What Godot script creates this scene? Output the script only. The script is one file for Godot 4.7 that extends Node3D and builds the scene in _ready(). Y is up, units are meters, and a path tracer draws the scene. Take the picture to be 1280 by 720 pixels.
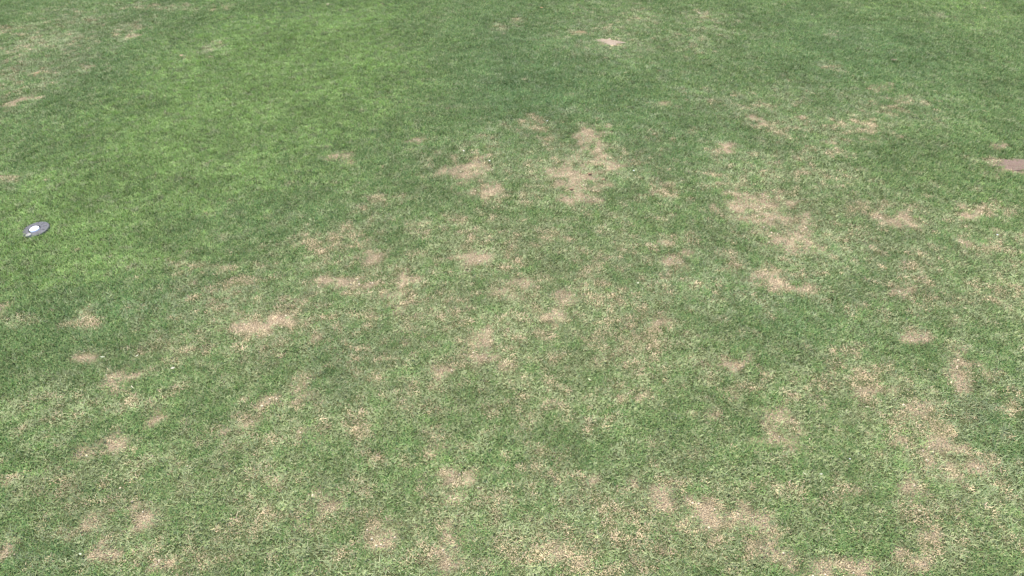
extends Node3D
# A mown, drought-worn lawn seen from about 2.6 m up, looking 40 degrees down.

const CELL := 0.02
const X0 := -7.6
const Z0 := -10.2
const NX := 760
const NZ := 510

var bare := PackedFloat32Array()      # bare earth, 0..1, per cell of the lawn
var straw := PackedFloat32Array()     # dead grass, 0..1
var tint := PackedFloat32Array()      # + yellow green, - blue green
var warp_a := FastNoiseLite.new()
var warp_b := FastNoiseLite.new()
var fine := FastNoiseLite.new()
var clump := FastNoiseLite.new()
var rng := RandomNumberGenerator.new()

# Where the turf has worn through: x, z, half width, half depth in metres.
var bare_spots := [
	[0.77, -6.16, 0.08, 0.05, 1], [0.54, -6.35, 0.06, 0.03, 0.9], [3.10, -4.28, 0.16, 0.08, 0.9], [-3.22, -5.71, 0.03, 0.04, 0.62], [-3.52, -5.56, 0.04, 0.04, 0.62], [-3.39, -5.19, 0.05, 0.04, 0.62],
	[-3.82, -5.99, 0.05, 0.06, 0.62], [-3.86, -5.79, 0.04, 0.06, 0.62], [-3.51, -5.12, 0.07, 0.06], [-2.52, -5.84, 0.03, 0.04, 0.62], [-2.54, -6.91, 0.06, 0.06, 0.62], [-1.11, -4.39, 0.05, 0.06],
	[-1.04, -4.37, 0.04, 0.06], [-0.65, -4.58, 0.05, 0.04], [-0.35, -4.20, 0.09, 0.08], [-0.25, -4.31, 0.10, 0.08], [-0.12, -4.01, 0.08, 0.06], [0.51, -4.67, 0.08, 0.10],
	[0.52, -4.49, 0.07, 0.08], [0.34, -4.20, 0.12, 0.11], [0.38, -4.08, 0.09, 0.08], [0.37, -3.93, 0.09, 0.07], [0.63, -4.29, 0.05, 0.06], [0.55, -4.41, 0.07, 0.06],
	[0.41, -5.24, 0.02, 0.04, 0.62], [1.08, -5.10, 0.04, 0.05], [2.62, -5.38, 0.08, 0.06, 0.62], [1.65, -4.89, 0.05, 0.05], [1.94, -4.92, 0.03, 0.07], [1.35, -4.50, 0.06, 0.05],
	[2.29, -4.56, 0.04, 0.03], [2.03, -4.54, 0.03, 0.03], [3.11, -4.51, 0.05, 0.03], [-3.09, -6.30, 0.06, 0.07, 0.62], [1.34, -3.85, 0.12, 0.10], [1.48, -3.90, 0.07, 0.07],
	[1.41, -3.51, 0.05, 0.05], [1.63, -3.43, 0.03, 0.04], [1.33, -3.14, 0.08, 0.04], [1.40, -3.64, 0.05, 0.08], [1.45, -3.51, 0.05, 0.07], [1.62, -3.69, 0.04, 0.11],
	[1.60, -3.56, 0.04, 0.07], [1.36, -3.72, 0.06, 0.07], [1.57, -3.59, 0.07, 0.06], [1.49, -3.47, 0.05, 0.05], [1.60, -3.51, 0.04, 0.06], [1.27, -3.20, 0.06, 0.04],
	[1.40, -3.10, 0.06, 0.04], [1.52, -3.72, 0.06, 0.06], [2.15, -3.71, 0.09, 0.05], [2.61, -3.77, 0.05, 0.06], [2.68, -3.60, 0.03, 0.03], [2.45, -3.49, 0.03, 0.02],
	[1.90, -2.75, 0.04, 0.02], [0.96, -2.56, 0.06, 0.03], [1.06, -2.60, 0.03, 0.02], [2.05, -2.59, 0.05, 0.05], [1.97, -2.48, 0.05, 0.03], [1.95, -3.07, 0.05, 0.02],
	[-0.20, -3.37, 0.07, 0.07], [0.04, -3.15, 0.04, 0.04], [-0.03, -3.09, 0.03, 0.04], [-0.60, -2.97, 0.04, 0.05], [-0.55, -3.18, 0.05, 0.06], [0.27, -3.05, 0.04, 0.04],
	[0.31, -2.93, 0.02, 0.02], [0.20, -2.90, 0.04, 0.05], [-0.13, -2.61, 0.06, 0.05], [-0.16, -2.69, 0.05, 0.04], [-0.12, -2.77, 0.04, 0.03], [0.86, -3.36, 0.06, 0.08],
	[0.72, -2.85, 0.03, 0.03], [-0.75, -3.35, 0.03, 0.04], [-0.82, -3.15, 0.07, 0.04], [-0.70, -2.88, 0.03, 0.02], [-0.35, -2.52, 0.05, 0.02], [-0.28, -2.49, 0.03, 0.02],
	[-0.94, -3.18, 0.09, 0.04], [-0.91, -2.72, 0.02, 0.02], [-1.25, -2.83, 0.11, 0.05], [-1.12, -2.85, 0.05, 0.05], [-1.94, -2.62, 0.04, 0.03], [-1.76, -2.47, 0.05, 0.04],
	[-1.70, -2.51, 0.03, 0.02], [-2.51, -2.95, 0.02, 0.04], [-1.75, -2.42, 0.04, 0.02], [-1.52, -2.25, 0.02, 0.02], [-1.61, -2.12, 0.05, 0.04], [-1.65, -2.06, 0.03, 0.02],
	[-1.76, -2.06, 0.03, 0.01], [-1.54, -1.90, 0.02, 0.02], [-1.45, -1.83, 0.02, 0.03], [-1.39, -1.77, 0.02, 0.02], [-1.42, -1.74, 0.04, 0.02], [-1.58, -1.76, 0.03, 0.01],
	[-1.84, -1.61, 0.03, 0.03], [-1.52, -1.62, 0.03, 0.01], [-1.43, -1.58, 0.05, 0.03], [-1.30, -1.56, 0.03, 0.04], [-1.30, -2.03, 0.02, 0.02], [-1.10, -2.33, 0.04, 0.04],
	[-1.09, -2.24, 0.03, 0.02], [-1.23, -2.18, 0.03, 0.02], [-0.92, -2.40, 0.05, 0.04], [-0.83, -2.11, 0.03, 0.03], [-0.88, -2.18, 0.02, 0.03], [-1.00, -1.91, 0.04, 0.02],
	[-0.76, -1.86, 0.02, 0.01], [-0.71, -1.81, 0.02, 0.01], [-0.82, -1.74, 0.03, 0.02], [-0.31, -2.09, 0.03, 0.02], [-0.19, -1.94, 0.06, 0.04], [-0.20, -1.85, 0.04, 0.02],
	[-0.23, -1.69, 0.02, 0.03], [-0.44, -1.67, 0.03, 0.02], [-0.28, -1.61, 0.04, 0.03], [-0.24, -1.56, 0.03, 0.02], [0.32, -1.92, 0.02, 0.01], [0.46, -1.92, 0.03, 0.03],
	[-0.54, -1.71, 0.04, 0.02], [-0.50, -1.63, 0.04, 0.02], [1.13, -2.28, 0.06, 0.05], [1.11, -2.13, 0.07, 0.04], [1.20, -2.17, 0.03, 0.03], [0.82, -2.26, 0.02, 0.02],
	[1.72, -2.30, 0.05, 0.03], [1.71, -2.10, 0.08, 0.04], [1.79, -2.11, 0.04, 0.02], [1.74, -1.95, 0.04, 0.03], [1.84, -1.99, 0.04, 0.02], [1.71, -2.01, 0.04, 0.02],
	[1.53, -1.89, 0.03, 0.02], [1.95, -2.41, 0.04, 0.02], [1.58, -2.40, 0.06, 0.02], [0.54, -1.88, 0.05, 0.03], [0.61, -1.82, 0.07, 0.04], [0.67, -1.78, 0.07, 0.03],
	[0.86, -1.75, 0.09, 0.03], [0.76, -1.76, 0.07, 0.02], [0.96, -1.63, 0.05, 0.03], [1.08, -1.55, 0.13, 0.04], [1.00, -1.60, 0.05, 0.04], [1.14, -1.54, 0.09, 0.03],
	[0.99, -1.57, 0.05, 0.03], [1.17, -1.58, 0.05, 0.02], [1.45, -1.56, 0.03, 0.03], [1.40, -1.61, 0.02, 0.03], [1.53, -1.70, 0.02, 0.02], [0.54, -2.38, 0.05, 0.02],
	[0.23, -1.55, 0.03, 0.02], [0.17, -1.61, 0.02, 0.01],
]
# Where it has dried to straw.
var straw_spots := [
	[-4.08, -6.44, 0.12, 0.12, 0.6], [-3.88, -6.19, 0.09, 0.09, 0.6], [-3.17, -6.52, 0.16, 0.14, 0.6], [-3.23, -6.42, 0.08, 0.10, 0.6], [-2.36, -6.04, 0.09, 0.11, 0.6], [-3.05, -4.11, 0.07, 0.05],
	[-3.66, -5.47, 0.09, 0.08, 0.6], [-2.98, -6.88, 0.28, 0.07, 0.6], [-0.25, -4.25, 0.19, 0.17], [-0.12, -3.94, 0.11, 0.10], [0.49, -4.54, 0.14, 0.22], [0.36, -4.11, 0.17, 0.21],
	[0.26, -4.62, 0.07, 0.13], [-0.11, -6.49, 0.07, 0.10, 0.6], [0.03, -6.57, 0.05, 0.09, 0.6], [0.63, -6.57, 0.09, 0.12, 0.6], [1.06, -6.61, 0.13, 0.12, 0.6], [1.03, -6.04, 0.08, 0.12, 0.6],
	[0.89, -4.05, 0.11, 0.12], [0.11, -4.81, 0.11, 0.09], [1.60, -6.70, 0.10, 0.16, 0.6], [2.60, -6.30, 0.09, 0.08, 0.6], [2.40, -5.71, 0.09, 0.08, 0.6], [2.75, -5.15, 0.13, 0.08],
	[1.76, -5.07, 0.12, 0.07], [1.79, -4.62, 0.08, 0.08], [1.72, -4.75, 0.12, 0.10], [1.60, -4.42, 0.09, 0.05], [2.04, -4.41, 0.07, 0.04], [2.28, -4.75, 0.16, 0.13],
	[1.30, -4.05, 0.12, 0.11], [1.66, -4.20, 0.12, 0.11], [1.19, -4.72, 0.05, 0.04], [2.60, -5.03, 0.09, 0.07], [2.95, -4.34, 0.10, 0.04], [3.54, -6.70, 0.14, 0.05, 0.6],
	[1.70, -6.35, 0.10, 0.10, 0.6], [1.42, -3.80, 0.19, 0.18], [1.53, -3.58, 0.14, 0.13], [1.17, -3.36, 0.05, 0.15], [1.33, -3.26, 0.08, 0.05], [1.32, -3.11, 0.13, 0.06],
	[1.49, -3.05, 0.06, 0.06], [1.25, -2.93, 0.05, 0.04], [1.97, -3.81, 0.14, 0.11], [2.12, -3.69, 0.15, 0.08], [2.00, -3.58, 0.09, 0.07], [2.22, -3.85, 0.09, 0.07],
	[2.68, -3.80, 0.14, 0.10], [2.84, -3.77, 0.09, 0.08], [2.50, -3.42, 0.07, 0.07], [2.77, -3.54, 0.06, 0.04], [2.49, -3.13, 0.12, 0.05], [2.12, -2.86, 0.05, 0.06],
	[2.42, -3.00, 0.07, 0.04], [1.91, -2.77, 0.07, 0.04], [1.00, -2.56, 0.09, 0.04], [0.81, -2.60, 0.05, 0.05], [1.64, -2.53, 0.11, 0.07], [1.53, -2.48, 0.09, 0.05],
	[1.73, -2.48, 0.06, 0.04], [2.02, -2.54, 0.08, 0.09], [2.04, -2.69, 0.07, 0.05], [1.55, -2.64, 0.05, 0.04], [-0.79, -3.91, 0.09, 0.09], [-0.64, -3.93, 0.07, 0.05],
	[-0.49, -3.58, 0.08, 0.10], [-0.75, -3.35, 0.08, 0.08], [-0.55, -3.15, 0.07, 0.10], [-0.81, -3.13, 0.15, 0.08], [-0.70, -2.90, 0.09, 0.08], [-0.20, -3.37, 0.09, 0.08],
	[0.02, -3.12, 0.10, 0.08], [0.24, -2.98, 0.08, 0.11], [0.19, -2.89, 0.07, 0.07], [-0.13, -2.68, 0.10, 0.13], [0.00, -2.56, 0.09, 0.06], [0.49, -3.33, 0.08, 0.08],
	[0.59, -3.43, 0.07, 0.06], [0.41, -2.70, 0.09, 0.08], [0.55, -2.72, 0.11, 0.08], [0.72, -2.83, 0.06, 0.06], [-0.61, -2.50, 0.09, 0.05], [-0.33, -2.51, 0.09, 0.04],
	[0.59, -2.63, 0.06, 0.04], [0.85, -3.51, 0.06, 0.06], [0.17, -3.51, 0.09, 0.06], [0.33, -3.23, 0.08, 0.05], [0.08, -2.75, 0.08, 0.04], [0.36, -2.56, 0.09, 0.04],
	[-1.63, -3.28, 0.13, 0.05], [-0.92, -3.18, 0.14, 0.06], [-1.07, -2.98, 0.08, 0.07], [-1.22, -2.81, 0.18, 0.09], [-1.10, -2.84, 0.09, 0.08], [-1.41, -2.93, 0.09, 0.06],
	[-2.08, -2.92, 0.06, 0.05], [-2.08, -2.85, 0.07, 0.06], [-2.39, -2.85, 0.07, 0.04], [-1.94, -2.61, 0.07, 0.05], [-1.75, -2.48, 0.08, 0.06], [-0.93, -2.47, 0.06, 0.05],
	[-1.39, -3.16, 0.16, 0.06], [-1.09, -3.51, 0.13, 0.07], [-1.07, -2.64, 0.11, 0.05], [-0.88, -3.58, 0.09, 0.09], [-1.00, -3.36, 0.11, 0.06], [-1.53, -2.69, 0.07, 0.05],
	[-1.67, -2.34, 0.03, 0.04], [-1.60, -2.09, 0.07, 0.06], [-1.72, -2.05, 0.06, 0.03], [-1.57, -1.75, 0.05, 0.03], [-1.67, -1.70, 0.05, 0.02], [-1.83, -1.68, 0.05, 0.03],
	[-1.67, -1.58, 0.08, 0.03], [-1.43, -1.58, 0.09, 0.04], [-1.31, -1.61, 0.03, 0.08], [-1.99, -1.94, 0.03, 0.03], [-1.94, -1.96, 0.03, 0.02], [-1.29, -2.02, 0.05, 0.04],
	[-1.08, -2.30, 0.09, 0.07], [-1.13, -2.21, 0.07, 0.03], [-0.91, -2.32, 0.06, 0.06], [-0.97, -1.91, 0.09, 0.03], [-0.88, -1.89, 0.07, 0.04], [-0.78, -1.74, 0.09, 0.05],
	[-1.08, -1.70, 0.06, 0.02], [-0.79, -1.61, 0.04, 0.04], [-0.93, -1.78, 0.05, 0.04], [-0.68, -1.88, 0.04, 0.03], [-0.65, -1.58, 0.06, 0.03], [-1.28, -1.89, 0.06, 0.03],
	[-1.09, -1.58, 0.07, 0.03], [-0.55, -2.04, 0.08, 0.04], [-0.67, -2.21, 0.07, 0.04], [-0.19, -1.91, 0.08, 0.07], [-0.09, -1.90, 0.03, 0.02], [-0.23, -1.69, 0.03, 0.05],
	[-0.44, -1.67, 0.07, 0.04], [-0.26, -1.58, 0.07, 0.04], [0.09, -1.77, 0.04, 0.04], [-0.05, -1.70, 0.03, 0.02], [0.19, -1.61, 0.10, 0.04], [0.23, -1.56, 0.08, 0.04],
	[0.48, -1.89, 0.08, 0.05], [-0.50, -1.69, 0.11, 0.06], [-0.31, -1.89, 0.04, 0.03], [-0.36, -2.04, 0.06, 0.05], [0.00, -1.61, 0.05, 0.02], [0.07, -2.08, 0.05, 0.02],
	[1.12, -2.21, 0.10, 0.12], [1.05, -2.21, 0.05, 0.06], [0.98, -2.39, 0.05, 0.04], [1.33, -2.33, 0.05, 0.02], [1.59, -2.40, 0.13, 0.05], [1.72, -2.28, 0.10, 0.07],
	[1.72, -2.10, 0.15, 0.08], [1.71, -2.19, 0.09, 0.07], [1.79, -2.00, 0.10, 0.07], [1.69, -2.17, 0.05, 0.06], [1.75, -1.97, 0.08, 0.06], [1.84, -1.99, 0.06, 0.04],
	[1.57, -2.04, 0.07, 0.05], [1.59, -1.88, 0.07, 0.04], [1.27, -1.87, 0.06, 0.04], [0.69, -1.80, 0.14, 0.04], [0.84, -1.74, 0.10, 0.04], [0.96, -1.62, 0.06, 0.04],
	[1.08, -1.56, 0.13, 0.04], [1.42, -1.61, 0.05, 0.05], [1.48, -1.61, 0.06, 0.07], [1.68, -1.64, 0.03, 0.03], [1.81, -1.67, 0.06, 0.03], [0.80, -1.67, 0.07, 0.03],
	[2.14, -2.29, 0.05, 0.05], [0.52, -2.38, 0.08, 0.04], [0.44, -2.43, 0.06, 0.03], [1.25, -1.71, 0.05, 0.03], [0.67, -1.96, 0.05, 0.03], [1.82, -1.78, 0.06, 0.04],
	[1.61, -1.78, 0.07, 0.04],
]
# Where it is thin and half dry; the fifth number is how far.
var thin_zones := [
	[0.00, -2.98, 1.30, 0.93, 0.55], [-1.20, -2.86, 0.66, 0.52, 0.5], [1.63, -3.73, 0.63, 0.89, 0.5], [2.27, -3.29, 0.55, 0.69, 0.5], [1.65, -2.30, 0.62, 0.41, 0.5], [1.67, -1.85, 0.40, 0.37, 0.55],
	[0.18, -1.74, 0.99, 0.31, 0.6], [-1.05, -1.85, 0.62, 0.41, 0.5], [-1.61, -1.85, 0.37, 0.29, 0.45], [-3.65, -6.04, 0.50, 0.93, 0.4], [0.30, -4.25, 0.84, 0.56, 0.45], [1.05, -6.35, 0.78, 0.66, 0.3],
	[0.72, -1.92, 0.47, 0.34, 0.4], [-0.62, -2.34, 0.45, 0.28, 0.45], [-1.91, -2.34, 0.35, 0.23, 0.35], [1.97, -4.97, 0.88, 0.46, 0.35],
]
# Kinds of grass: yellow green (+) and blue green (-).
var tint_zones := [
	[-2.20, -4.34, 0.85, 0.88, 1], [-1.61, -5.34, 0.75, 0.91, 1], [-2.53, -3.51, 0.52, 0.44, 1], [-2.14, -6.04, 0.57, 0.61, 0.8], [-1.31, -6.35, 0.52, 0.83, 0.6], [-2.06, -3.29, 0.38, 0.14, 0.5],
	[-0.96, -5.21, 0.40, 0.75, 0.5], [-1.45, -3.73, 0.54, 0.22, -0.7], [-1.76, -3.04, 0.52, 0.18, -0.5], [-2.17, -2.98, 0.43, 0.24, -0.5], [-3.13, -4.86, 0.38, 1.03, -0.3], [-3.21, -6.04, 0.69, 0.77, -0.3],
	[-0.86, -4.44, 0.41, 0.30, -0.4], [-0.12, -5.34, 1.04, 0.91, -0.3], [1.10, -4.64, 0.63, 0.64, -0.4], [3.10, -5.74, 1.21, 0.86, -0.3], [1.85, -3.29, 0.50, 0.41, -0.3], [0.98, -3.16, 0.37, 0.26, -0.4],
	[2.15, -2.49, 0.29, 0.25, -0.3], [0.25, -1.96, 0.35, 0.23, -0.2], [-2.19, -2.44, 0.14, 0.29, 0.4], [3.82, -6.88, 0.83, 0.37, 0.3], [1.96, -2.08, 0.20, 0.25, -0.6], [-1.68, -1.61, 0.17, 0.10, -0.6],
	[-0.78, -2.64, 0.18, 0.21, -0.5], [-0.13, -6.04, 0.88, 0.77, -0.45], [2.64, -6.04, 0.63, 0.77, -0.5], [-0.88, -4.97, 0.33, 0.46, -0.3], [-2.10, -2.54, 0.22, 0.30, -0.3], [1.39, -2.86, 0.23, 0.23, -0.4],
	[0.06, -5.21, 0.34, 0.37, -0.4], [-0.64, -1.61, 0.12, 0.06, -0.3],
]


func _ready() -> void:
	# camera, sky, sun, exposure
	var cam := Camera3D.new()
	cam.name = "camera"
	cam.position = Vector3(0, 2.6, 0)
	cam.rotation_degrees = Vector3(-40, 0, 0)
	cam.fov = 39.6
	cam.far = 3000.0
	cam.current = true
	add_child(cam)

	var sky_mat := ProceduralSkyMaterial.new()
	sky_mat.sky_top_color = Color(0.52, 0.61, 0.76)
	sky_mat.sky_horizon_color = Color(0.80, 0.83, 0.86)
	sky_mat.sky_curve = 0.16
	sky_mat.ground_horizon_color = Color(0.55, 0.58, 0.52)
	sky_mat.ground_bottom_color = Color(0.28, 0.33, 0.22)
	var sky := Sky.new()
	sky.sky_material = sky_mat
	var env := Environment.new()
	env.background_mode = Environment.BG_SKY
	env.sky = sky
	env.background_energy_multiplier = 1.5
	env.tonemap_mode = Environment.TONE_MAPPER_LINEAR
	env.tonemap_exposure = EXPOSURE
	env.sdfgi_enabled = true
	env.ssao_enabled = true
	env.ssil_enabled = true
	var we := WorldEnvironment.new()
	we.name = "world_environment"
	we.environment = env
	add_child(we)

	var sun := DirectionalLight3D.new()
	sun.name = "sun"
	sun.rotation_degrees = Vector3(-60, -155, 0)   # stands beyond the lawn, high, a little to the left
	sun.light_energy = 1.2
	sun.light_angular_distance = 0.53
	sun.light_color = Color(1.0, 0.965, 0.9)
	sun.shadow_enabled = true
	add_child(sun)

	set_noises()
	make_fields()
	build_ground()
	build_grass()
	build_litter()
	build_sprinkler()
	build_divots()
	build_clods()
	build_leaves()

const EXPOSURE := 2.5


func set_noises() -> void:
	rng.seed = 4711
	var setup := [[warp_a, 11, 7.0, 3], [warp_b, 23, 7.0, 3], [fine, 37, 9.0, 4], [clump, 51, 2.2, 4]]
	for s in setup:
		var n: FastNoiseLite = s[0]
		n.seed = s[1]
		n.frequency = s[2]
		n.noise_type = FastNoiseLite.TYPE_SIMPLEX
		n.fractal_type = FastNoiseLite.FRACTAL_FBM
		n.fractal_octaves = s[3]


func splat(field: PackedFloat32Array, spots: Array, soft: float, ragged: float, strength: float, add: bool) -> void:
	for b in spots:
		var s: float = b[4] if b.size() > 4 else strength
		var rx: float = maxf(b[2], 0.022)
		var rz: float = maxf(b[3], 0.022)
		var reach := 1.0 + soft + ragged
		var i0 := clampi(int((b[0] - rx * reach - X0) / CELL), 0, NX - 1)
		var i1 := clampi(int((b[0] + rx * reach - X0) / CELL) + 1, 0, NX - 1)
		var k0 := clampi(int((b[1] - rz * reach - Z0) / CELL), 0, NZ - 1)
		var k1 := clampi(int((b[1] + rz * reach - Z0) / CELL) + 1, 0, NZ - 1)
		for k in range(k0, k1 + 1):
			for i in range(i0, i1 + 1):
				var x := X0 + i * CELL
				var z := Z0 + k * CELL
				var dx: float = (x - b[0]) / rx
				var dz: float = (z - b[1]) / rz
				var r := sqrt(dx * dx + dz * dz) + ragged * (1.9 * warp_a.get_noise_2d(x, z) + 1.2 * fine.get_noise_2d(x * 1.7, z * 1.7))
				var v := clampf((1.0 + soft - r) / (2.0 * soft), 0.0, 1.0)
				v = v * v * (3.0 - 2.0 * v) * s
				var at := k * NX + i
				if add:
					field[at] += v
				else:
					field[at] = maxf(field[at], v)


func make_fields() -> void:
	for f in [bare, straw, tint]:
		f.resize(NX * NZ)
	bare.resize(NX * NZ)
	straw.resize(NX * NZ)
	tint.resize(NX * NZ)
	splat(straw, thin_zones, 0.6, 0.3, 0.5, false)
	splat(tint, tint_zones, 0.95, 0.5, 0.5, true)
	splat(straw, straw_spots, 0.6, 0.6, 0.85, false)
	splat(bare, bare_spots, 0.4, 0.6, 1.0, false)


func cell(x: float, z: float) -> int:
	var i := int((x - X0) / CELL)
	var k := int((z - Z0) / CELL)
	if i < 0 or k < 0 or i >= NX or k >= NZ:
		return -1
	return k * NX + i


func ground_height(x: float, z: float) -> float:
	return 0.012 * clump.get_noise_2d(x * 0.4, z * 0.4) + 0.003 * fine.get_noise_2d(x, z)


# ---------------------------------------------------------------- helpers

func obj(called: String, st: SurfaceTool, m: Material, parent: Node3D = null) -> MeshInstance3D:
	var o := MeshInstance3D.new()
	o.name = called
	o.mesh = st.commit()
	o.material_override = m
	(parent if parent else self).add_child(o, true)
	return o


func tag(o: Node3D, label: String, category := "", group := "", kind := "") -> void:
	o.set_meta("label", label)
	if category:
		o.set_meta("category", category)
	if group:
		o.set_meta("group", group)
	if kind:
		o.set_meta("kind", kind)


func noise_texture(freq: float, low: Color, high: Color, seed_at: int, octaves := 5, size := 512) -> NoiseTexture2D:
	var n := FastNoiseLite.new()
	n.seed = seed_at
	n.frequency = freq
	n.fractal_octaves = octaves
	var t := NoiseTexture2D.new()
	t.width = size
	t.height = size
	t.seamless = true
	t.noise = n
	var g := Gradient.new()
	g.set_color(0, low)
	g.set_color(1, high)
	t.color_ramp = g
	return t


# ---------------------------------------------------------------- ground

func build_ground() -> void:
	var xs := PackedFloat32Array([-900.0, -300.0, -90.0, -30.0, -14.0])
	var zs := PackedFloat32Array([-900.0, -300.0, -90.0, -30.0, -15.0])
	for i in 381:
		xs.append(-7.6 + i * 0.04)
	for k in 276:
		zs.append(-10.2 + k * 0.04)
	for far in [14.0, 30.0, 90.0, 300.0, 900.0]:
		xs.append(far)
		zs.append(far + 1.0)
	var st := SurfaceTool.new()
	st.begin(Mesh.PRIMITIVE_TRIANGLES)
	st.set_smooth_group(0)
	var soil := Color(0.55, 0.435, 0.285)
	var thatch := Color(0.21, 0.235, 0.105)
	var under := Color(0.10, 0.145, 0.05)
	var far_grass := Color(0.10, 0.15, 0.055)
	for z in zs:
		for x in xs:
			var at := cell(x, z)
			var c := far_grass
			var y := 0.0
			if at >= 0:
				c = under.lerp(thatch, clampf(straw[at] * 1.2, 0.0, 1.0))
				c = c.lerp(soil, clampf(bare[at] * 1.3, 0.0, 1.0))
				c = c * (1.0 + 0.25 * fine.get_noise_2d(x * 2.0, z * 2.0))
				y = ground_height(x, z)
			st.set_color(c)
			st.add_vertex(Vector3(x, y, z))
	var nx := xs.size()
	for k in zs.size() - 1:
		for i in nx - 1:
			var a := k * nx + i
			for v in [a, a + 1, a + nx, a + 1, a + nx + 1, a + nx]:
				st.add_index(v)
	st.generate_normals()
	var m := StandardMaterial3D.new()
	m.vertex_color_use_as_albedo = true
	m.roughness = 0.95
	m.metallic_specular = 0.2
	m.albedo_texture = noise_texture(0.10, Color(0.42, 0.39, 0.36), Color(1, 1, 1), 5)
	m.uv1_triplanar = true
	m.uv1_world_triplanar = true
	m.uv1_scale = Vector3(2.6, 2.6, 2.6)
	m.heightmap_enabled = true
	m.heightmap_texture = noise_texture(0.09, Color.BLACK, Color.WHITE, 6)
	m.heightmap_scale = 1.2
	var o := obj("ground", st, m)
	tag(o, "dry pinkish tan earth showing in worn patches between the turf", "ground", "", "structure")


# ---------------------------------------------------------------- grass

# A tuft of mown blades: each blade bends over and ends in a blunt cut tip.
func tuft_mesh(seed_at: int, blades: int, radius: float, long_min: float, long_max: float, lean_min: float, lean_max: float, width: float, colors: Array, base_drop := 0.004) -> ArrayMesh:
	var r := RandomNumberGenerator.new()
	r.seed = seed_at
	var st := SurfaceTool.new()
	st.begin(Mesh.PRIMITIVE_TRIANGLES)
	for b in blades:
		var a := r.randf() * TAU
		var d := sqrt(r.randf()) * radius
		var base := Vector3(cos(a) * d, -base_drop, sin(a) * d)
		var turn := r.randf() * TAU
		var out := Vector3(cos(turn), 0, sin(turn))
		var lean := deg_to_rad(r.randf_range(lean_min, lean_max))
		var bend := deg_to_rad(r.randf_range(10.0, 40.0))
		var length := r.randf_range(long_min, long_max)
		var w := width * r.randf_range(0.6, 1.25)
		var twist := r.randf_range(-0.7, 0.7)
		var side := (Vector3(-out.z, 0, out.x) + out * twist).normalized() * w * 0.5
		var p1 := base + (out * sin(lean) + Vector3.UP * cos(lean)) * length * 0.55
		var l2 := minf(lean + bend, deg_to_rad(100.0))
		var p2 := p1 + (out * sin(l2) + Vector3.UP * cos(l2)) * length * 0.45
		p2.y = maxf(p2.y, 0.002)
		var c: Color = colors[r.randi() % colors.size()]
		c = c * r.randf_range(0.78, 1.22)
		c.a = 1.0
		st.set_color(c)
		var q := [base - side, base + side, p1 + side * 0.95, p1 - side * 0.95, p2 + side * 0.35, p2 - side * 0.35]
		for v in [0, 2, 1, 0, 3, 2, 3, 4, 2, 3, 5, 4]:
			st.add_vertex(q[v])
	st.generate_normals()
	return st.commit()


func blade_material(gloss: float, through: Color) -> StandardMaterial3D:
	var m := StandardMaterial3D.new()
	m.vertex_color_use_as_albedo = true
	m.roughness = gloss
	m.metallic_specular = 0.3
	m.cull_mode = BaseMaterial3D.CULL_DISABLED
	m.backlight_enabled = true
	m.backlight = through
	return m


func scatter(called: String, label: String, mesh: Mesh, mat: Material, places: Array, tints: PackedColorArray, category := "grass") -> void:
	var mm := MultiMesh.new()
	mm.transform_format = MultiMesh.TRANSFORM_3D
	mm.use_colors = true
	mm.mesh = mesh
	mm.instance_count = places.size()
	for i in places.size():
		mm.set_instance_transform(i, places[i])
		mm.set_instance_color(i, tints[i])
	var o := MultiMeshInstance3D.new()
	o.name = called
	o.multimesh = mm
	o.material_override = mat
	add_child(o, true)
	tag(o, label, category, "", "stuff")


func near_thing(x: float, z: float) -> bool:
	if Vector2(x + 2.6336, z + 3.5896).length() < 0.070 + 0.007 * sin(x * 900.0) * sin(z * 700.0):
		return true
	return false


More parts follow.
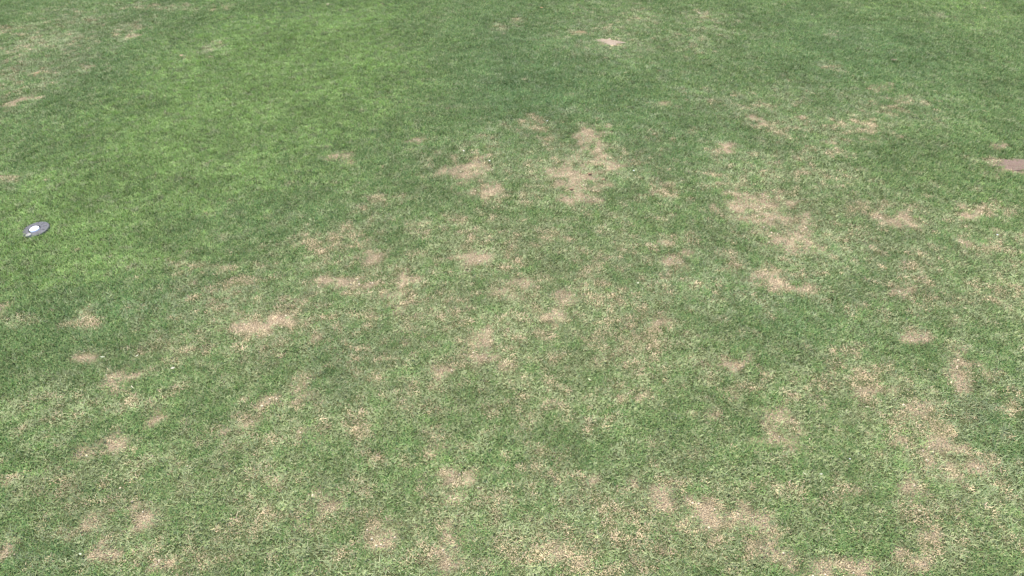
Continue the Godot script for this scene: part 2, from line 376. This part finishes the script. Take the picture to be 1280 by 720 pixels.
func build_grass() -> void:
	var green := [Color(0.137, 0.211, 0.064), Color(0.119, 0.203, 0.066), Color(0.163, 0.227, 0.074), Color(0.205, 0.242, 0.091), Color(0.102, 0.167, 0.049), Color(0.24, 0.245, 0.11)]
	var lush := [Color(0.245, 0.338, 0.103), Color(0.207, 0.312, 0.093), Color(0.27, 0.353, 0.116), Color(0.18, 0.272, 0.08), Color(0.32, 0.367, 0.156)]
	var olive := [Color(0.245, 0.275, 0.122), Color(0.215, 0.26, 0.108), Color(0.29, 0.30, 0.15), Color(0.35, 0.335, 0.19), Color(0.175, 0.222, 0.088), Color(0.27, 0.285, 0.14)]
	var dead := [Color(0.43, 0.36, 0.205), Color(0.37, 0.31, 0.17), Color(0.48, 0.405, 0.245), Color(0.31, 0.25, 0.145), Color(0.36, 0.275, 0.175), Color(0.30, 0.285, 0.145)]
	var meshes := [
		tuft_mesh(101, 24, 0.017, 0.011, 0.023, 15.0, 72.0, 0.0021, green),
		tuft_mesh(102, 24, 0.017, 0.011, 0.023, 10.0, 68.0, 0.0021, lush),
		tuft_mesh(103, 23, 0.018, 0.010, 0.020, 30.0, 80.0, 0.0021, olive),
		tuft_mesh(104, 19, 0.020, 0.008, 0.018, 40.0, 86.0, 0.0024, dead),
	]
	var mats := [blade_material(0.5, Color(0.5, 0.62, 0.35)), blade_material(0.5, Color(0.55, 0.62, 0.3)), blade_material(0.5, Color(0.45, 0.45, 0.3)), blade_material(0.6, Color(0.35, 0.3, 0.22))]
	var places := [[], [], [], []]
	var tints := [PackedColorArray(), PackedColorArray(), PackedColorArray(), PackedColorArray()]
	var step := 0.0175
	var z := -9.4
	while z < -0.75:
		var half := 0.64 * (-z * 0.766 + 1.67) + 0.75
		var nx := int(2.0 * half / step)
		for i in nx:
			var px := -half + (i + rng.randf()) * step
			var pz := z + rng.randf() * step
			var at := cell(px, pz)
			if at < 0 or near_thing(px, pz):
				continue
			var n1 := fine.get_noise_2d(px, pz)
			var n2 := clump.get_noise_2d(px, pz)
			var b := bare[at] + n1 * 0.45 + rng.randf_range(-0.22, 0.22)
			var s := straw[at] * (1.0 + 0.5 * n2) + n1 * 0.6 + n2 * 0.12
			var t := tint[at] + n2 * 0.35
			var pick := rng.randf()
			var which := 0
			if b > 0.45 and pick < b * 0.95:
				var lot := rng.randf()
				if lot < (0.5 if b > 0.85 else 0.22):
					continue
				which = 3 if lot < 0.86 else 2
			elif pick < s * 1.45 - 0.66:
				which = 3
			elif pick < s * 1.95:
				which = 2
			elif rng.randf() < t * 0.85:
				which = 1
			var up := rng.randf_range(0.8, 1.25) * (1.0 + 0.6 * n1)
			var sz := rng.randf_range(0.85, 1.2)
			var tilt := Basis(Vector3(rng.randf() - 0.5, 0, rng.randf() - 0.5).normalized(), rng.randf() * 0.2)
			var basis := tilt * Basis(Vector3.UP, rng.randf() * TAU).scaled(Vector3(sz, up, sz))
			places[which].append(Transform3D(basis, Vector3(px, ground_height(px, pz), pz)))
			var bright := rng.randf_range(0.75, 1.25) * (1.0 + 0.3 * fine.get_noise_2d(px * 2.3 + 31.0, pz * 2.3)) * (1.0 + 0.2 * clump.get_noise_2d(px * 0.7 + 9.0, pz * 0.7))
			var cool := clampf(-tint[at], 0.0, 1.0)
			var c := Color(bright * (1.0 - 0.16 * cool), bright * (1.0 - 0.09 * cool), bright * (1.0 - 0.02 * cool))
			if which == 3:
				var ruddy := 0.5 + 0.5 * n2
				bright *= rng.randf_range(0.75, 1.3)
				c = Color(bright * 1.04, bright * lerpf(1.0, 0.94, ruddy), bright * lerpf(1.0, 0.95, ruddy))
			tints[which].append(c)
		z += step
	var names := ["green_grass", "yellow_green_grass", "olive_grass", "dead_grass"]
	var labels := ["short mown mid green grass covering most of the lawn", "lush yellow green grass in the upper left around the round ground cap", "thin half dried olive grass fringing the worn patches", "flattened straw coloured dead grass in the worn patches"]
	for k in 4:
		scatter(names[k], labels[k], meshes[k], mats[k], places[k], tints[k])


# Crumbs of earth lying on the bare spots.
func crumb_mesh(seed_at: int) -> ArrayMesh:
	var r := RandomNumberGenerator.new()
	r.seed = seed_at
	var base := SphereMesh.new()
	base.radius = 0.5
	base.height = 1.0
	base.radial_segments = 7
	base.rings = 3
	var st := SurfaceTool.new()
	st.create_from(base, 0)
	var arrays := st.commit_to_arrays()
	var v: PackedVector3Array = arrays[Mesh.ARRAY_VERTEX]
	var n := FastNoiseLite.new()
	n.seed = seed_at
	n.frequency = 1.4
	for i in v.size():
		v[i] = v[i] * (1.0 + 0.5 * n.get_noise_3dv(v[i])) * Vector3(1, 0.7, 1)
	var out := SurfaceTool.new()
	out.begin(Mesh.PRIMITIVE_TRIANGLES)
	var index: PackedInt32Array = arrays[Mesh.ARRAY_INDEX]
	for i in index:
		out.set_color(Color.WHITE)
		out.add_vertex(v[i])
	out.generate_normals()
	return out.commit()


func build_litter() -> void:
	var m := StandardMaterial3D.new()
	m.vertex_color_use_as_albedo = true
	m.roughness = 0.95
	var places := []
	var tints := PackedColorArray()
	for i in 90000:
		var x := rng.randf_range(-5.2, 5.2)
		var z := rng.randf_range(-8.0, -1.0)
		var at := cell(x, z)
		if at < 0 or bare[at] < 0.35 or near_thing(x, z):
			continue
		var s := 0.002 + 0.009 * pow(rng.randf(), 3.0)
		places.append(Transform3D(Basis(Vector3.UP, rng.randf() * TAU).scaled(Vector3(s, s, s)), Vector3(x, ground_height(x, z) + s * 0.15, z)))
		var k := rng.randf_range(0.5, 1.45)
		tints.append(Color(0.40 * k, 0.315 * k, 0.205 * k))
	scatter("earth_crumbs", "small crumbs of dry earth lying on the bare spots", crumb_mesh(7), m, places, tints, "soil crumbs")


# ---------------------------------------------------------------- things

func lathe(st: SurfaceTool, profile: Array, sides: int, wobble := 0.0, seed_at := 1) -> void:
	var n := FastNoiseLite.new()
	n.seed = seed_at
	n.frequency = 1.0
	for i in sides:
		for k in profile.size() - 1:
			var q := []
			for e in [[i, k], [i + 1, k], [i + 1, k + 1], [i, k + 1]]:
				var a: float = TAU * (e[0] % sides) / sides
				var p: Vector2 = profile[e[1]]
				var r: float = p.x * (1.0 + wobble * n.get_noise_2d(cos(a) * 1.5, sin(a) * 1.5))
				q.append(Vector3(cos(a) * r, p.y, sin(a) * r))
			for v in [0, 1, 2, 0, 2, 3]:
				st.add_vertex(q[v])


func shell(called: String, profile: Array, m: Material, parent: Node3D, sides := 48, wobble := 0.0) -> MeshInstance3D:
	var st := SurfaceTool.new()
	st.begin(Mesh.PRIMITIVE_TRIANGLES)
	st.set_smooth_group(0 if wobble > 0.0 else -1)
	lathe(st, profile, sides, wobble)
	st.generate_normals()
	return obj(called, st, m, parent)


func build_sprinkler() -> void:
	var t := Node3D.new()
	t.name = "sprinkler_cover"
	t.rotation.z = deg_to_rad(6.0)
	t.scale = Vector3.ONE * 0.86
	t.position = Vector3(-2.6336, ground_height(-2.6336, -3.5896) - 0.003, -3.5896)
	add_child(t)
	tag(t, "round grey sprinkler cover with white centre cap set flush in the grass", "sprinkler cover")
	var grey := StandardMaterial3D.new()
	grey.albedo_texture = noise_texture(0.06, Color(0.0, 0.0, 0.01), Color(0.44, 0.43, 0.45), 91, 5, 256)
	grey.uv1_triplanar = true
	grey.uv1_scale = Vector3(9, 9, 9)
	grey.roughness = 0.7
	var dark := StandardMaterial3D.new()
	dark.albedo_color = Color(0.17, 0.17, 0.18)
	dark.roughness = 0.8
	var white := StandardMaterial3D.new()
	white.albedo_color = Color(0.93, 0.94, 0.96)
	white.roughness = 0.4
	var pale := StandardMaterial3D.new()
	pale.albedo_color = Color(0.44, 0.43, 0.40)
	pale.roughness = 0.6
	shell("flange", [Vector2(0.036, 0.010), Vector2(0.040, 0.014), Vector2(0.060, 0.0145), Vector2(0.080, 0.013), Vector2(0.087, 0.010), Vector2(0.089, 0.003), Vector2(0.088, -0.03)], grey, t)
	shell("groove", [Vector2(0.0, 0.006), Vector2(0.036, 0.006), Vector2(0.0362, 0.0098)], dark, t)
	shell("cap", [Vector2(0.0, 0.021), Vector2(0.018, 0.0205), Vector2(0.026, 0.019), Vector2(0.0285, 0.016), Vector2(0.029, 0.0062)], white, t)
	for k in 10:
		var a := TAU * k / 10.0 + 0.2
		var st := SurfaceTool.new()
		st.begin(Mesh.PRIMITIVE_TRIANGLES)
		var bm := BoxMesh.new()
		bm.size = Vector3(0.024, 0.002, 0.003)
		st.append_from(bm, 0, Transform3D(Basis(Vector3.UP, -a), Vector3(cos(a) * 0.063, 0.0147, sin(a) * 0.063)))
		obj("rib", st, grey, t)
	var tagged := SurfaceTool.new()
	tagged.begin(Mesh.PRIMITIVE_TRIANGLES)
	var disc := CylinderMesh.new()
	disc.top_radius = 0.017
	disc.bottom_radius = 0.020
	disc.height = 0.008
	disc.radial_segments = 20
	tagged.append_from(disc, 0, Transform3D(Basis.IDENTITY, Vector3(-0.004, 0.017, 0.070)))
	obj("marker_button", tagged, pale, t)


# A low irregular spill of sand or earth.
func mound(called: String, where: Vector3, rx: float, rz: float, high: float, turn: float, m: Material, seed_at: int) -> Node3D:
	var n := FastNoiseLite.new()
	n.seed = seed_at
	n.frequency = 1.3
	n.fractal_octaves = 4
	var st := SurfaceTool.new()
	st.begin(Mesh.PRIMITIVE_TRIANGLES)
	st.set_smooth_group(0)
	var rings := 14
	var sides := 44
	for k in rings + 1:
		for i in sides:
			var a := TAU * i / sides
			var f := float(k) / rings
			var r := f * (1.0 + 0.9 * n.get_noise_2d(cos(a) * 2.4 + 9.0, sin(a) * 2.4))
			var x := cos(a) * r
			var z := sin(a) * r
			var y := high * (1.0 - pow(f, 3.0)) * (1.0 + 0.5 * n.get_noise_2d(x * 3.0, z * 3.0)) + 0.003 * n.get_noise_2d(x * 14.0, z * 14.0) - 0.004 * f
			st.add_vertex(Vector3(x * rx, y, z * rz))
	for k in rings:
		for i in sides:
			var a0 := k * sides + i
			var a1 := k * sides + (i + 1) % sides
			for v in [a0, a1, a1 + sides, a0, a1 + sides, a0 + sides]:
				st.add_index(v)
	st.generate_normals()
	var o := obj(called, st, m)
	o.position = where
	o.rotation.y = turn
	return o


func grainy(low: Color, high: Color, seed_at: int) -> StandardMaterial3D:
	var m := StandardMaterial3D.new()
	m.albedo_texture = noise_texture(0.12, low, high, seed_at, 4, 256)
	m.uv1_triplanar = true
	m.uv1_scale = Vector3(5, 5, 5)
	m.roughness = 0.95
	m.heightmap_enabled = true
	m.heightmap_texture = noise_texture(0.2, Color.BLACK, Color.WHITE, seed_at + 1, 3, 256)
	m.heightmap_scale = 0.4
	return m


func build_divots() -> void:
	var sand := grainy(Color(0.36, 0.30, 0.24), Color(0.72, 0.65, 0.56), 61)
	var a := mound("sand_divot", Vector3(0.775, 0.003, -6.165), 0.092, 0.05, 0.005, -0.35, sand, 3)
	tag(a, "pale cream sand filled divot near the top of the lawn, the brightest spot", "sand divot")
	var b := mound("sand_divot", Vector3(0.548, 0.002, -6.345), 0.066, 0.032, 0.004, 0.1, grainy(Color(0.36, 0.31, 0.21), Color(0.54, 0.47, 0.34), 65), 5)
	tag(b, "small dull straw coloured sandy divot left of the bright cream one", "sand divot")
	var earth := grainy(Color(0.28, 0.22, 0.18), Color(0.55, 0.46, 0.40), 71)
	var c := mound("earth_scar", Vector3(3.20, 0.003, -4.275), 0.25, 0.08, 0.004, -0.08, earth, 8)
	tag(c, "smooth mauve grey patch of packed earth cut by the right edge", "earth patch")


func leaf(called: String, where: Vector2, length: float, width: float, turn: float, curl: float, lift: float, c: Color, label: String, category := "dry leaf", group := "scraps scattered over the lawn") -> void:
	var st := SurfaceTool.new()
	st.begin(Mesh.PRIMITIVE_TRIANGLES)
	st.set_smooth_group(0)
	var n := 7
	for i in n:
		var f := float(i) / (n - 1)
		var w := width * 0.5 * (0.08 + 0.92 * sin(PI * pow(f, 0.8)))
		var bow := curl * (f - 0.5) * (f - 0.5) * 4.0 * length
		for s in [-1.0, 0.0, 1.0]:
			st.add_vertex(Vector3((f - 0.5) * length, bow + absf(s) * w * 0.45, s * w + 0.12 * length * sin(f * 3.0)))
	for i in n - 1:
		for s in 2:
			var a := i * 3 + s
			for v in [a, a + 3, a + 1, a + 1, a + 3, a + 4]:
				st.add_index(v)
	st.generate_normals()
	var m := StandardMaterial3D.new()
	m.albedo_color = c
	m.roughness = 0.6
	m.cull_mode = BaseMaterial3D.CULL_DISABLED
	var o := obj(called, st, m)
	o.position = Vector3(where.x, ground_height(where.x, where.y) + lift, where.y)
	o.rotation.y = turn
	tag(o, label, category, group)


func build_clods() -> void:
	var m := grainy(Color(0.46, 0.34, 0.25), Color(0.66, 0.53, 0.40), 83)
	var spots := [[0.472, -4.165, 0.020, "dark brown clod of earth at the right rim of the largest bare patch"], [0.350, -3.99, 0.017, "reddish brown clod of earth low in the largest bare patch"], [0.55, -4.10, 0.014, "small dark clod of earth in the grass right of the largest bare patch"]]
	for s in spots:
		var o := MeshInstance3D.new()
		o.name = "earth_clod"
		o.mesh = crumb_mesh(int(s[2] * 1000.0))
		o.material_override = m
		o.scale = Vector3(s[2] * 1.3, s[2] * 0.8, s[2] * 0.8)
		o.position = Vector3(s[0], ground_height(s[0], s[1]) + s[2] * 0.35, s[1])
		add_child(o, true)
		tag(o, s[3], "earth clod", "clods of earth on the lawn")


func build_leaves() -> void:
	leaf("dry_leaf", Vector2(0.256, -6.840), 0.033, 0.017, 0.20, 0.07, 0.017, Color(0.49, 0.34, 0.16), "small orange brown leaf at the top edge, left of the sandy divots", "dry leaf", "dry leaves on the lawn")
	leaf("dry_leaf", Vector2(1.594, -6.713), 0.033, 0.019, -0.30, 0.07, 0.017, Color(0.54, 0.50, 0.39), "pale cream curled leaf on dry turf near the top, right of the sandy divots", "dry leaf", "dry leaves on the lawn")
	leaf("dry_leaf", Vector2(2.905, -5.786), 0.048, 0.015, 0.15, 0.12, 0.017, Color(0.35, 0.29, 0.19), "brown curled leaf lying alone on green grass in the upper right", "dry leaf", "dry leaves on the lawn")
	leaf("dry_leaf", Vector2(-1.606, -6.933), 0.029, 0.017, 0.60, 0.10, 0.017, Color(0.53, 0.48, 0.35), "tiny beige leaf at the top edge above the lush green turf", "dry leaf", "dry leaves on the lawn")
	leaf("dry_leaf", Vector2(-2.533, -5.843), 0.030, 0.019, 0.40, 0.05, 0.017, Color(0.48, 0.33, 0.23), "small reddish tan leaf on green grass in the upper left", "dry leaf", "dry leaves on the lawn")
	leaf("dry_leaf", Vector2(-3.506, -5.549), 0.039, 0.015, 0.10, 0.10, 0.017, Color(0.45, 0.32, 0.15), "rusty yellow leaf near the left edge, above the round cover", "dry leaf", "dry leaves on the lawn")
	leaf("dry_leaf", Vector2(-1.526, -2.526), 0.019, 0.011, 0.30, 0.05, 0.017, Color(0.57, 0.54, 0.46), "pale straw flake on olive turf in the lower left, beside a dry patch", "plant scrap", "pale stalks and scraps on the lawn")
	leaf("petal", Vector2(2.646, -3.527), 0.012, 0.011, 0.20, 0.05, 0.017, Color(0.63, 0.63, 0.60), "white flake on a tan spot near the right edge", "petal", "white specks on the lawn")
	leaf("petal", Vector2(1.215, -1.939), 0.013, 0.005, 0.10, 0.10, 0.017, Color(0.61, 0.61, 0.53), "thin white strip on green grass right of the lower middle", "plant scrap", "pale stalks and scraps on the lawn")
	leaf("straw_stalk", Vector2(1.153, -1.943), 0.019, 0.004, -0.60, 0.10, 0.017, Color(0.58, 0.57, 0.45), "short slanting cream stalk just left of the thin white strip", "straw stalk", "pale stalks and scraps on the lawn")
	leaf("straw_stalk", Vector2(1.520, -2.298), 0.019, 0.005, 0.00, 0.07, 0.017, Color(0.57, 0.54, 0.42), "level cream stalk on dark green grass left of a large tan patch", "straw stalk", "pale stalks and scraps on the lawn")
	leaf("straw_stalk", Vector2(-0.363, -2.556), 0.007, 0.005, 1.50, 0.05, 0.017, Color(0.58, 0.54, 0.41), "upright pale stalk on the rim of a tan patch near the centre", "straw stalk", "pale stalks and scraps on the lawn")
	leaf("straw_stalk", Vector2(-1.663, -2.409), 0.023, 0.005, -0.70, 0.10, 0.017, Color(0.58, 0.56, 0.44), "pale slanted stalk beside a tan spot in the lower left", "straw stalk", "pale stalks and scraps on the lawn")
	leaf("straw_stalk", Vector2(-1.715, -2.603), 0.018, 0.006, 1.00, 0.10, 0.017, Color(0.58, 0.57, 0.46), "cream stalk standing steeply in green grass right of a small tan spot", "straw stalk", "pale stalks and scraps on the lawn")
	leaf("petal", Vector2(1.353, -2.014), 0.007, 0.006, 0.00, 0.05, 0.017, Color(0.64, 0.63, 0.60), "bright white speck on dark grass above the thin white strip", "petal", "white specks on the lawn")
	leaf("petal", Vector2(0.236, -4.817), 0.010, 0.010, 0.30, 0.05, 0.017, Color(0.63, 0.63, 0.60), "white speck above the left end of the largest bare patch", "petal", "white specks on the lawn")
	leaf("petal", Vector2(-0.139, -4.314), 0.011, 0.013, 0.30, 0.05, 0.017, Color(0.63, 0.63, 0.58), "creamy white speck on the tan patch left of the largest bare patch", "petal", "white specks on the lawn")
	leaf("petal", Vector2(-0.304, -4.430), 0.018, 0.010, -0.60, 0.10, 0.017, Color(0.61, 0.59, 0.52), "cream curl above the tan patch left of the largest bare patch", "plant scrap", "pale stalks and scraps on the lawn")
	leaf("petal", Vector2(0.742, -4.192), 0.011, 0.013, 0.00, 0.05, 0.017, Color(0.61, 0.63, 0.58), "white speck on green grass between the two largest bare patches", "petal", "white specks on the lawn")
	leaf("straw_stalk", Vector2(-1.555, -1.592), 0.007, 0.011, 1.20, 0.05, 0.017, Color(0.56, 0.58, 0.48), "whitish green upright scrap at the lower left above a tan patch", "plant scrap", "pale stalks and scraps on the lawn")
	leaf("straw_stalk", Vector2(0.345, -2.457), 0.021, 0.006, -0.70, 0.10, 0.017, Color(0.57, 0.56, 0.42), "pale slanted stalk on olive turf right of centre", "straw stalk", "pale stalks and scraps on the lawn")
	leaf("straw_stalk", Vector2(0.637, -3.118), 0.010, 0.013, 1.20, 0.05, 0.017, Color(0.58, 0.58, 0.46), "short cream stalk on green grass right of centre", "straw stalk", "pale stalks and scraps on the lawn")
	leaf("straw_stalk", Vector2(1.534, -1.767), 0.015, 0.005, -0.50, 0.10, 0.017, Color(0.58, 0.56, 0.44), "cream stalk above a tan spot in the lower right", "straw stalk", "pale stalks and scraps on the lawn")
	leaf("straw_stalk", Vector2(-1.865, -2.592), 0.022, 0.006, 0.10, 0.10, 0.017, Color(0.57, 0.57, 0.48), "cream stalk lying right of a small tan spot in the left half", "straw stalk", "pale stalks and scraps on the lawn")
	leaf("straw_stalk", Vector2(2.212, -2.928), 0.021, 0.007, -0.60, 0.10, 0.017, Color(0.54, 0.50, 0.37), "tan stalk on green grass at the right, below a reddish spot", "straw stalk", "pale stalks and scraps on the lawn")
	leaf("straw_stalk", Vector2(2.727, -4.895), 0.052, 0.010, -0.50, 0.07, 0.017, Color(0.37, 0.34, 0.20), "long yellowish stalk on green grass in the upper right", "straw stalk", "pale stalks and scraps on the lawn")
